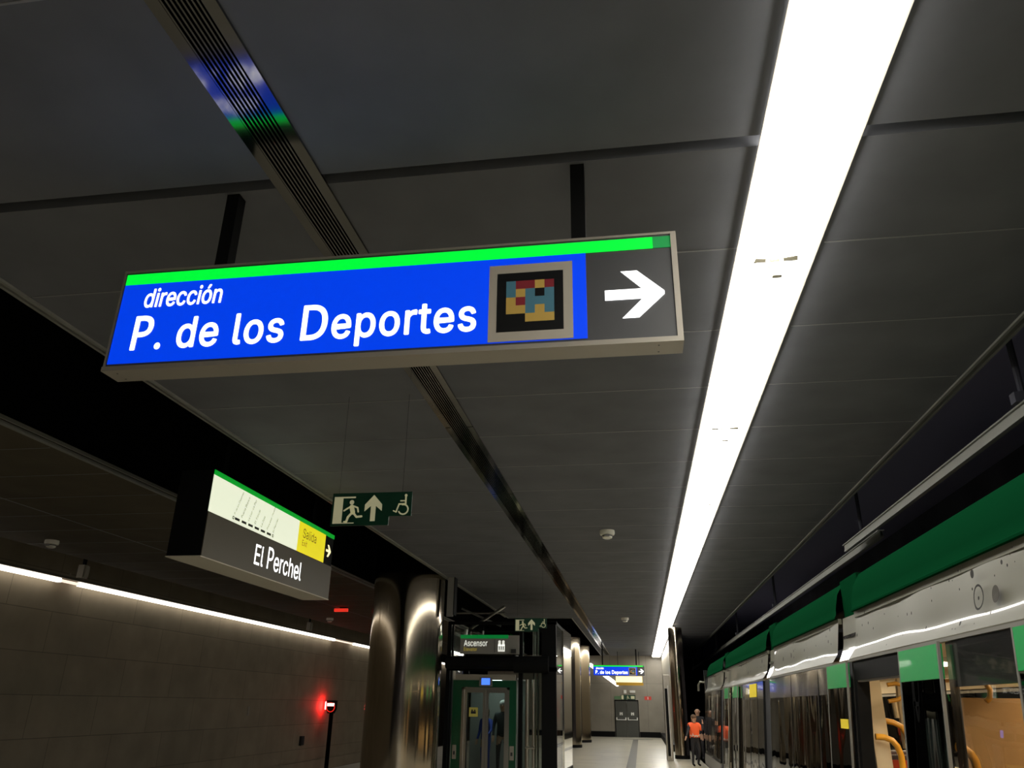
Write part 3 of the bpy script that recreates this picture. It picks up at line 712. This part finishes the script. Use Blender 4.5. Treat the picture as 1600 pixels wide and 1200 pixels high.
# rods right of the door, added to stand in for train reflections in the glass
for x, r in ((-2.86, .05), (-2.70, .035)): MB(fl).tube([(x, .1, .06), (x, 2.3, .06)], r).build('added_reflection_rod', M['steel2'], lf, smooth=True)
b = MB(fl); b.tube([(-2.90, .72, .10), (-2.66, .72, .10)], .03); b.build('added_cross_rod', M['steel2'], lf)
# door surround
sr = MB(fl); sr.box(-4.80, -4.56, 0, 2.27, 0, .06); sr.box(-3.32, -3.14, 0, 2.27, 0, .06); sr.box(-4.56, -3.32, 2.10, 2.27, 0, .06); so = sr.build('door_surround', M['lift_green'], lf)
LB('header', M['beige'], -4.74, -3.17, 2.275, 2.41, 0, .07)
b = MB(fl); b.box(-4.56, -4.50, 0, 2.1, .0, .075); b.box(-3.38, -3.32, 0, 2.1, .0, .075); b.box(-4.56, -3.32, 2.04, 2.1, 0, .075); b.build('door_frame', M['steel2'], lf)
LB('display_casing', M['tr_frame'], -4.11, -3.77, 2.12, 2.34, .06, .09); 
LB('display', M['display'], -4.05, -3.83, 2.16, 2.32, .09, .095)
for a0, a1 in ((-4.76, -4.66), (-3.30, -3.19)):
    cp = LB('call_panel', M['beige'], a0, a1, .42, .74, .06, .075); LB('call_button', M['ink'], a0+.03, a1-.03, .52, .60, .075, .085, cp)
for a0, a1 in ((-4.50, -3.945), (-3.935, -3.38)):
    dl = MB(fl); w_ = .07
    dl.box(a0, a0+w_, .02, 2.04, -.02, .02); dl.box(a1-w_, a1, .02, 2.04, -.02, .02); dl.box(a0+w_, a1-w_, .02, .14, -.02, .02); dl.box(a0+w_, a1-w_, 1.97, 2.04, -.02, .02)
    do = dl.build('door_leaf', M['steel2'], lf); LB('door_glass', M['glass_lift'], a0+w_, a1-w_, .14, 1.97, -.006, .006, do)
LB('sticker', M['yellow_sticker'], -4.37, -4.14, 1.40, 1.62, .008, .012); 
b = MB(fl); b.disc(-4.29, 1.55, .02, .012, .014); b.disc(-4.22, 1.55, .02, .012, .014); b.box(-4.32, -4.19, 1.47, 1.53, .012, .014); b.build('sticker_print', M['ink'], lf)
# cab: back wall, floor, ceiling lamp
LB('cab_floor', M['tr_floor'], -4.7, -3.15, 0, .05, -1.8, -.15)
LB('cab_back', M['tr_grey'], -4.7, -3.15, .05, 2.3, -1.8, -1.76)
LB('cab_ceiling', M['tr_grey'], -4.7, -3.15, 2.3, 2.34, -1.8, -.15); LB('cab_lamp', mat('cab_lamp', (.8, .8, .8), .5, emit=(.8, 1, .95), estr=8.), -4.2, -3.7, 2.28, 2.3, -1.2, -.8)
P_('person', (-3.65, YL+1.0, .05), math.radians(180), 1.72, {}, 'grey haired person in a dark jacket behind the right lift door pane', M['greyc'], M['navy'], M['hair_g'])
P_('person', (-4.15, YL+1.25, .05), math.radians(150), 1.52, {'el': (-.3, .1, 1.16), 'wl': (-.3, .28, 1.05)}, 'person in a blue jacket behind the left lift door pane', M['bluec'], M['bluec'], M['hair_b'])

# lift sign
a = thing('lift_sign', (-4.0, YL-.3, 2.92), 'grey Ascensor lift sign with green top stripe above the lift door', 'sign')
fa = Fr((0, YL-.31, 0)); sc = .985
MB(fa).box(-4.60, -3.05, 2.90, 3.36, -.08, 0).build('panel', M['tr_grey'], a)
MB(fa).box(-4.60, -3.33, 3.28, 3.37, 0, .008).build('green_stripe', M['as_green'], a)
MB(fa).box(-3.69, -3.68, 2.94, 3.26, 0, .004).build('divider', M['ink'], a)
text('lettering', 'Ascensor', fa, (-4.50, -3.88, 3.09, 3.24), M['as_text'], a, 0, .004, bold=.01)
text('lettering', 'Elevator', fa, (-4.50, -4.15, 2.97, 3.06), M['as_yel'], a, 0, .004)
b = MB(fa); b.box(-3.60, -3.42, 2.96, 3.13, 0, .004); b.disc(-3.56, 3.20, .035, 0, .004); b.disc(-3.46, 3.20, .035, 0, .004); b.box(-3.595, -3.525, 3.10, 3.17, 0, .004); b.box(-3.495, -3.425, 3.10, 3.17, 0, .004)
b.build('people_pictogram', M['as_text'], a)
b = MB(fa); b.box(-3.57, -3.55, 3.0, 3.09, .004, .006); b.box(-3.52, -3.50, 3.0, 3.09, .004, .006); b.box(-3.47, -3.45, 3.0, 3.09, .004, .006); b.build('pictogram_detail', M['ink'], a)
for x in (-4.45, -3.2): MB(fa).box(x-.03, x+.03, 2.84, 3.0, -.31, -.08).build('bracket', M['black'], a)
MB(fa).box(-3.25, -3.12, 2.92, 3.02, .0, .05).build('camera_box', M['ink'], a)

# bracing inside the opening behind the lift
t = thing('steel_bracing', (-4, 25.5, 4), 'thin crossed steel braces in the dark opening above the lift', 'bracing')
MB().tube([(-5.5, 25.0, 3.75), (-4.15, 25.0, 4.59)], .045).build('diagonal_brace', M['steel2'], t)
MB().tube([(-5.9, 25.3, 4.42), (-4.2, 25.3, 4.42)], .03).build('tie_rod', M['steel2'], t)
MB().tube([(-5.6, 25.2, 4.55), (-4.3, 25.2, 4.0)], .03).build('diagonal_brace', M['edge'], t)
# polished panel right of lift
t = thing('polished_wall_panel', (-1.95, 24, 0), 'tall mirror-polished metal panel right of the lift reflecting the platform signs', 'panel')
MB().add([(-2.10, 22.9, .1), (-2.05, 24.9, .1), (-2.11, 24.9, .1), (-2.15, 22.9, .1), (-2.10, 22.9, 3.72), (-2.05, 24.9, 3.72), (-2.11, 24.9, 3.72), (-2.15, 22.9, 3.72)],
         [(0, 3, 2, 1), (4, 5, 6, 7), (0, 1, 5, 4), (1, 2, 6, 5), (2, 3, 7, 6), (3, 0, 4, 7)]).build('sheet', M['mirror'], t)
MB().box(-2.16, -2.04, 22.9, 24.9, 0, .1).build('base', M['black'], t)

# ================================================================== CONDUCTOR RAIL
def crail(x, y0, y1, z, label):
    t = thing('overhead_conductor_rail', (x, (y0+y1)/2, z), label, 'conductor rail', 'overhead conductor rails')
    b = MB(); b.box(x-.045, x+.045, y0, y1, z+.10, z+.115); b.box(x-.02, x-.012, y0, y1, z+.02, z+.10); b.box(x+.012, x+.02, y0, y1, z+.02, z+.10); b.box(x-.028, x+.028, y0, y1, z, z+.022)
    b.build('profile', M['edge'], t)
    y = y0+1.0
    while y < y1:
        b = MB(); b.tube([(x, y, z+.2), (x, y, 5.7)], .03); b.box(x-.09, x+.09, y-.05, y+.05, z+.115, z+.21)
        b.build('support', M['tunnel'], t); y += 9
    return t
crail(3.50, -12, 13.6, 4.13, 'overhead conductor rail above the near train cars')
crail(3.74, 12.4, 60, 4.13, 'overhead conductor rail above the farther train cars')

# ================================================================== TRAIN
tr = thing('train', (3.5, 10, -1.1), 'green and white light rail train standing at the right platform edge', 'train')
def xs(z): return 2.2-.08*(2.2-z)
def xb(z, y):
    c_ = 2.36+.020*math.sin(y*1.7+.6)+.009*math.sin(y*4.3)
    x = 2.195+.50*(z-2.19)-.4*.03*math.log((1+math.exp((z-c_)/.03))/(1+math.exp((2.19-c_)/.03)))
    return x+.0022*math.sin(y*2.3)+.0010*math.sin(y*5.1+1)
def side(m, y0, y1, z0, z1, out, th):
    m.add([(xs(z0)-out, y0, z0), (xs(z0)-out, y1, z0), (xs(z1)-out, y1, z1), (xs(z1)-out, y0, z1), (xs(z0)-out+th, y0, z0), (xs(z0)-out+th, y1, z0), (xs(z1)-out+th, y1, z1), (xs(z1)-out+th, y0, z1)],
          [(0, 1, 2, 3), (4, 7, 6, 5), (0, 4, 5, 1), (1, 5, 6, 2), (2, 6, 7, 3), (3, 7, 4, 0)])
def strip(m, y0, y1, prof, step=.12):
    """curved skin between y0 and y1; prof(y) -> list of (x,z)"""
    n = max(2, int((y1-y0)/step)); vs = []; fs = []
    for i in range(n+1):
        y = y0+(y1-y0)*i/n; P = prof(y); q = len(P)
        for x, z in P: vs.append((x, y, z))
    for i in range(n):
        for k in range(q-1): fs.append((i*q+k, (i+1)*q+k, (i+1)*q+k+1, i*q+k+1))
    m.add(vs, fs)
def car(y0, y1):
    m = MB(); side(m, y0, y1, -.35, .30, 0, .06)           # skirt
    m.box(4.78, 4.84, y0, y1, -.35, .9); m.box(4.78, 4.84, y0, y1, 1.95, 2.7)
    m.box(2.1, 4.8, y0, y1, -.35, -.02)
    m.build('car_body', M['tr_grey'], tr)
    m = MB(); strip(m, y0, y1, lambda y: [(xb(2.2+.025*i, y), 2.2+.016*i) for i in range(31)])
    m.box(2.32, 2.36, y0, y1, 2.62, 2.68); m.box(2.2, 2.28, y0, y1, 2.185, 2.199); bp = m.build('band_panel', M['tr_white'], tr, smooth=True)
    m = MB(); side(m, y0, y1, 2.165, 2.188, .012, .04); m.build('gutter_rail', M['tr_frame'], tr)
    m = MB(); strip(m, y0, y1, lambda y: [(2.325, 2.68), (2.29, 2.682), (2.29, 2.70), (2.305, 2.715), (2.315, 2.80), (2.35, 2.95), (2.43, 3.08), (2.6, 3.18), (3.0, 3.22)], 1.0)
    m.build('roof_fairing', M['tr_green'], tr, smooth=True)
    m = MB(); m.box(2.9, 4.7, y0, y1, 3.0, 3.2); m.box(3.5, 4.2, y0+.8, y1-.8, 3.2, 3.3); m.build('roof', M['tr_bellows'], tr)
    m = MB(); m.box(2.3, 4.78, y0, y1, 2.22, 2.26); m.box(4.70, 4.78, y0, y1, 2.0, 2.22); m.box(4.74, 4.78, y0, y1, 0, .9); m.build('interior_lining', M['tr_lining'], tr)
    m = MB(); m.box(2.12, 4.78, y0, y1, -.02, .03); m.build('interior_floor', M['tr_floor'], tr)
    m = MB(); m.box(3.35, 3.65, y0+.2, y1-.2, 2.2, 2.22); m.build('interior_lamp', M['tr_lamp'], tr)
    m = MB(); m.box(4.79, 4.80, y0+.1, y1-.1, .9, 1.95); m.build('far_window', M['tr_glass_dark'], tr)
def window(y0, y1, z0=.32, z1=2.16, mull=(), glass='tr_glass', blind=.3):
    m = MB(); side(m, y0, y0+.04, z0, z1, .004, .05); side(m, y1-.04, y1, z0, z1, .004, .05); side(m, y0+.04, y1-.04, z0, z0+.08, .004, .05); side(m, y0+.04, y1-.04, z1-blind, z1, .004, .05)
    for q in mull: side(m, q-.03, q+.03, z0, z1, .008, .05)
    fo = m.build('window_frame', M['tr_dark'], tr)
    m = MB(); side(m, y0+.04, y1-.04, z0+.08, z1-blind, .002, .012); m.build('window_pane', M[glass], fo)
def leaf(y0, y1, out=.07, zt=2.15, gh=.235):
    m = MB(); side(m, y0, y0+.022, .05, zt, out, .02); side(m, y1-.022, y1, .05, zt, out, .02); side(m, y0, y1, zt, zt+.015, out, .02); side(m, y0+.025, y1-.025, .05, .12, out, .04)
    lo = m.build('door_leaf', M['tr_frame'], tr)
    m = MB(); side(m, y0+.025, y1-.025, zt-gh, zt, out, .04); m.build('green_panel', M['tr_green2'], lo)
    m = MB(); side(m, y0+.025, y1-.025, .12, zt-gh-.003, out-.004, .02); m.build('door_glass', M['tr_glass_dark'], lo)
    m = MB(); side(m, y0+.025, y1-.025, .12, zt-gh, out-.03, .008); m.build('inner_sheet', M['tr_dark'], lo)
    return lo
def doorway(y0, y1):
    m = MB(); side(m, y0, y0+.10, .03, 2.16, .0, .12); side(m, y1-.10, y1, .03, 2.16, .0, .12); side(m, y0+.1, y1-.1, 1.98, 2.16, .0, .06)
    fo = m.build('door_portal', M['black'], tr)
    m = MB(); m.box(2.19, 2.24, y0+.1, y1-.1, 1.962, 1.98); m.build('lintel_edge', M['tr_frame'], fo)
def gap(y0, y1):
    m = MB(); m.box(2.30, 4.7, y0, y1, -.2, 2.2); mm = MB()
    k = int((y1-y0)/.09)
    for i in range(k):
        a = y0+(y1-y0)*i/k; side(mm, a+.01, a+(y1-y0)/k-.01, .0, 2.17, -.03, .08)
    mm.build('bellows', M['tr_bellows'], tr)
    m = MB(); strip(m, y0+.02, y1-.16, lambda y: [(xb(2.2+.016*i, y)+.035, 2.2+.016*i) for i in range(30)], .1); m.build('gap_cover', M['tr_white'], tr)
    m = MB(); m.box(2.31, 2.345, y0+.02, y1-.16, 2.44, 2.47); m.build('gap_slot', M['tr_dark'], tr)
    m = MB(); m.box(2.40, 2.46, y0, y1, 2.67, 3.1); m.build('gap_fairing', M['tr_green'], tr)
cars = ((-4.0, 9.09), (9.83, 14.64), (15.38, 22.82), (23.59, 29.2))
for a_, b_ in cars: car(a_, b_)
for a_, b_ in ((9.09, 9.83), (14.64, 15.38), (22.82, 23.59)): gap(a_, b_)
# near car
leaf(8.94, 9.87); doorway(7.12, 8.92); leaf(6.23, 7.17)
window(5.05, 6.26); leaf(4.08, 5.02); doorway(2.3, 4.1); leaf(1.3, 2.3); window(-4, 1.4)
m = MB(); side(m, 8.98, 9.30, 1.52, 1.61, .075, .004); m.build('yellow_sticker', mat('train_sticker', (.8, .62, .03), .5, emit=(.8, .6, .03), estr=.15), tr)
# second car: long window
window(9.9, 14.6, mull=(12.6, 10.7), glass='tr_glass_dark')
# third car
window(21.85, 22.8); leaf(20.85, 21.8); doorway(19.75, 20.95); leaf(18.9, 19.9); window(16.2, 18.85, mull=(17.3,)); window(15.4, 16.15, glass='tr_glass_dark')
m = MB(); side(m, 16.25, 17.25, 1.9, 2.14, .012, .004); m.build('yellow_sticker', bpy.data.materials['train_sticker'], tr)
window(23.62, 29.15, mull=(24.9, 26.6, 28.0), blind=.1)
# end of the train
m = MB(); m.box(2.2, 4.8, 29.2, 29.3, -.3, 2.9); m.build('end_cab', M['tr_dark'], tr)
m = MB(); m.tube([(2.2, 29.1, 2.5), (2.05, 29.15, 2.52), (1.99, 29.2, 2.42), (1.98, 29.2, 2.22)], .035); m.build('mirror_arm', M['tr_white'], tr, smooth=True)
# dots on the band of the near car
def dots(items, mt, name='dot_print'):
    b = MB()
    for (y, z, r, r0) in items:
        EPS = .007
        n_ = 20; 
        if r0 <= 0:
            vs = [(xb(z, y)-EPS, y, z)]+[(xb(z+r*math.sin(2*math.pi*i/n_), y)-EPS, y+r*math.cos(2*math.pi*i/n_), z+r*math.sin(2*math.pi*i/n_)) for i in range(n_)]
            b.add(vs, [(0, 1+i, 1+(i+1) % n_) for i in range(n_)])
        else:
            vs = []
            for i in range(n_):
                c_, s_ = math.cos(2*math.pi*i/n_), math.sin(2*math.pi*i/n_)
                vs += [(xb(z+r0*s_, y)-EPS, y+r0*c_, z+r0*s_), (xb(z+r*s_, y)-EPS, y+r*c_, z+r*s_)]
            b.add(vs, [(2*i, 2*i+1, (2*i+3) % (2*n_), (2*i+2) % (2*n_)) for i in range(n_)])
    b.build(name, mt, tr)
def inv(u, v, x=None):
    if x is None:
        x = 2.2
        for _ in range(30): x = .5*x+.5*xb(inv(u, v, x)[1], 0)
    d_ = R3 @ Vector((u-800, 600-v, -F)); t_ = x/d_.x; return d_.y*t_, 1.7+d_.z*t_
DD = []
for (cx, cy, hh) in ((823, 778, 50), (825, 935, 17), (572, 848, 16), (607, 848, 10), (670, 748, 14), (698, 745, 11), (684, 938, 14), (396, 1058, 13), (389, 925, 12), (1130, 655, 28), (1187, 687, 19), (1061, 795, 12),
                     (1234, 498, 9), (1212, 575, 9), (1262, 650, 9), (891, 1030, 22), (180, 1180, 12), (130, 1190, 10)):
    y, z = inv(1400+cx/6.667, 780+cy/6.667); xx = xb(z, 0); y2, z2 = inv(1400+cx/6.667, 780+(cy-hh)/6.667, xx); DD.append((y, z, z2-inv(1400+cx/6.667, 780+cy/6.667, xx)[1], 0))
for (cx, cy, hh) in ((137, 588, 7), (181, 577, 8), (205, 530, 6), (234, 520, 7), (258, 545, 6), (216, 470, 7), (308, 478, 5), (372, 489, 4), (419, 480, 6), (441, 475, 7), (507, 543, 9), (397, 577, 4), (320, 622, 4), (811, 472, 8), (732, 523, 4), (627, 548, 4), (641, 548, 4), (665, 522, 12)):
    y, z = inv(1280+cx/3, 800+cy/3); xx = xb(z, 0); y2, z2 = inv(1280+cx/3, 800+(cy-hh)/3, xx); DD.append((y, z, z2-inv(1280+cx/3, 800+cy/3, xx)[1], 0))
dots([d_ for d_ in DD if 2.22 < d_[1] < 2.67], M['dot'])
y, z = inv(1400+891/6.667, 780+1020/6.667); dots([(y, z, .085, .07)], M['dot'], 'ring_print')
y, z = inv(1400+1068/6.667, 780+985/6.667); dots([(y, z, .055, 0)], M['dot2'], 'pale_dot_print')
rr = []
for a_, b_ in cars[1:]:
    for i in range(16):
        rr.append((random.uniform(a_+.1, b_-.1), random.uniform(2.25, 2.64), random.choice((.012, .016, .02, .035)), 0))
dots(rr, M['dot'])
rr = [(random.uniform(1, 5.0), random.uniform(2.25, 2.64), random.choice((.012, .02, .05)), 0) for i in range(18)]
dots(rr, M['dot'])
# inside of the near car
def yrail(pts, r=.022): MB().tube(pts, r, 10).build('grab_rail', M['tr_yellow'], tr, smooth=True)
def arc(x, y, z0, z1, w_, yd=0):
    P = [(x, y, z0)]
    for i in range(9):
        a = math.pi/2*i/8; P.append((x+w_*(1-math.cos(a)), y+yd*i/8, z1-w_*(1-math.sin(a))))
    return P
m = MB(); m.box(2.30, 2.45, 9.0, 9.04, .03, 2.0); m.build('door_screen', M['tr_lining'], tr)
m = MB(); m.box(2.42, 2.95, 6.98, 7.02, .03, 1.80); m.build('wood_partition', M['tr_wood'], tr)
m = MB(); m.box(4.0, 4.7, 9.3, 9.34, .03, 2.0); m.build('wood_partition', M['tr_wood'], tr)
def ipt(u, v, y):
    d_ = R3 @ Vector((u-800, 600-v, -F)); t_ = y/d_.y; return (d_.x*t_, y, 1.7+d_.z*t_)
yrail([ipt(u, v, 9.9) for u, v in ((1386, 1070), (1400, 1068), (1409, 1071), (1411, 1080), (1410, 1088), (1404, 1093), (1388, 1096))], .022)
yrail([ipt(u, v, 9.6) for u, v in ((1382, 1126), (1396, 1129), (1408, 1135), (1416, 1148), (1420, 1165), (1423, 1200), (1424, 1260))], .030)
yrail([ipt(u, v, 8.9) for u, v in ((1368, 1151), (1382, 1152), (1394, 1157), (1402, 1166), (1408, 1180), (1411, 1200), (1413, 1260))], .030)
MB().tube([ipt(1405, 1060, 10.4), ipt(1408, 1098, 10.4), ipt(1418, 1170, 10.4)], .05).build('interior_post', M['tr_lining'], tr)
MB().tube([ipt(1397, 1096, 10.4), ipt(1402, 1122, 10.4)], .03).build('interior_post', M['tr_lining'], tr)
yrail([ipt(u, v, 6.75) for u, v in ((1494, 1167), (1506, 1169), (1516, 1177), (1523, 1188), (1528, 1205), (1531, 1260))], .03)
yrail([ipt(u, v, 6.6) for u, v in ((1541, 1070), (1547, 1078), (1547, 1090), (1541, 1096))], .02)
yrail([(3.0, -3.5, 1.98), (3.0, 9.0, 1.98)], .018); yrail([(4.0, -3.5, 1.98), (4.0, 9.0, 1.98)], .018)
for y in (9.9, 11.0, 12.2):
    m = MB(); m.box(2.5, 3.3, y, y+.08, .5, 1.25); m.box(2.5, 3.3, y-.4, y, .42, .5); so_ = m.build('seat', M['tr_seat'], tr, bevel=.02)
    MB().box(2.55, 3.25, y-.03, y, .85, 1.2).build('seat_cushion', M['tr_red'], so_)
for y in (5.2, 3.0, 1.0):
    m = MB(); m.box(3.9, 4.7, y, y+.08, .5, 1.25); m.box(3.9, 4.7, y-.4, y, .42, .5); so_ = m.build('seat', M['tr_seat'], tr, bevel=.02)
    MB().box(3.95, 4.65, y-.03, y, .85, 1.2).build('seat_cushion', M['tr_red'], so_)
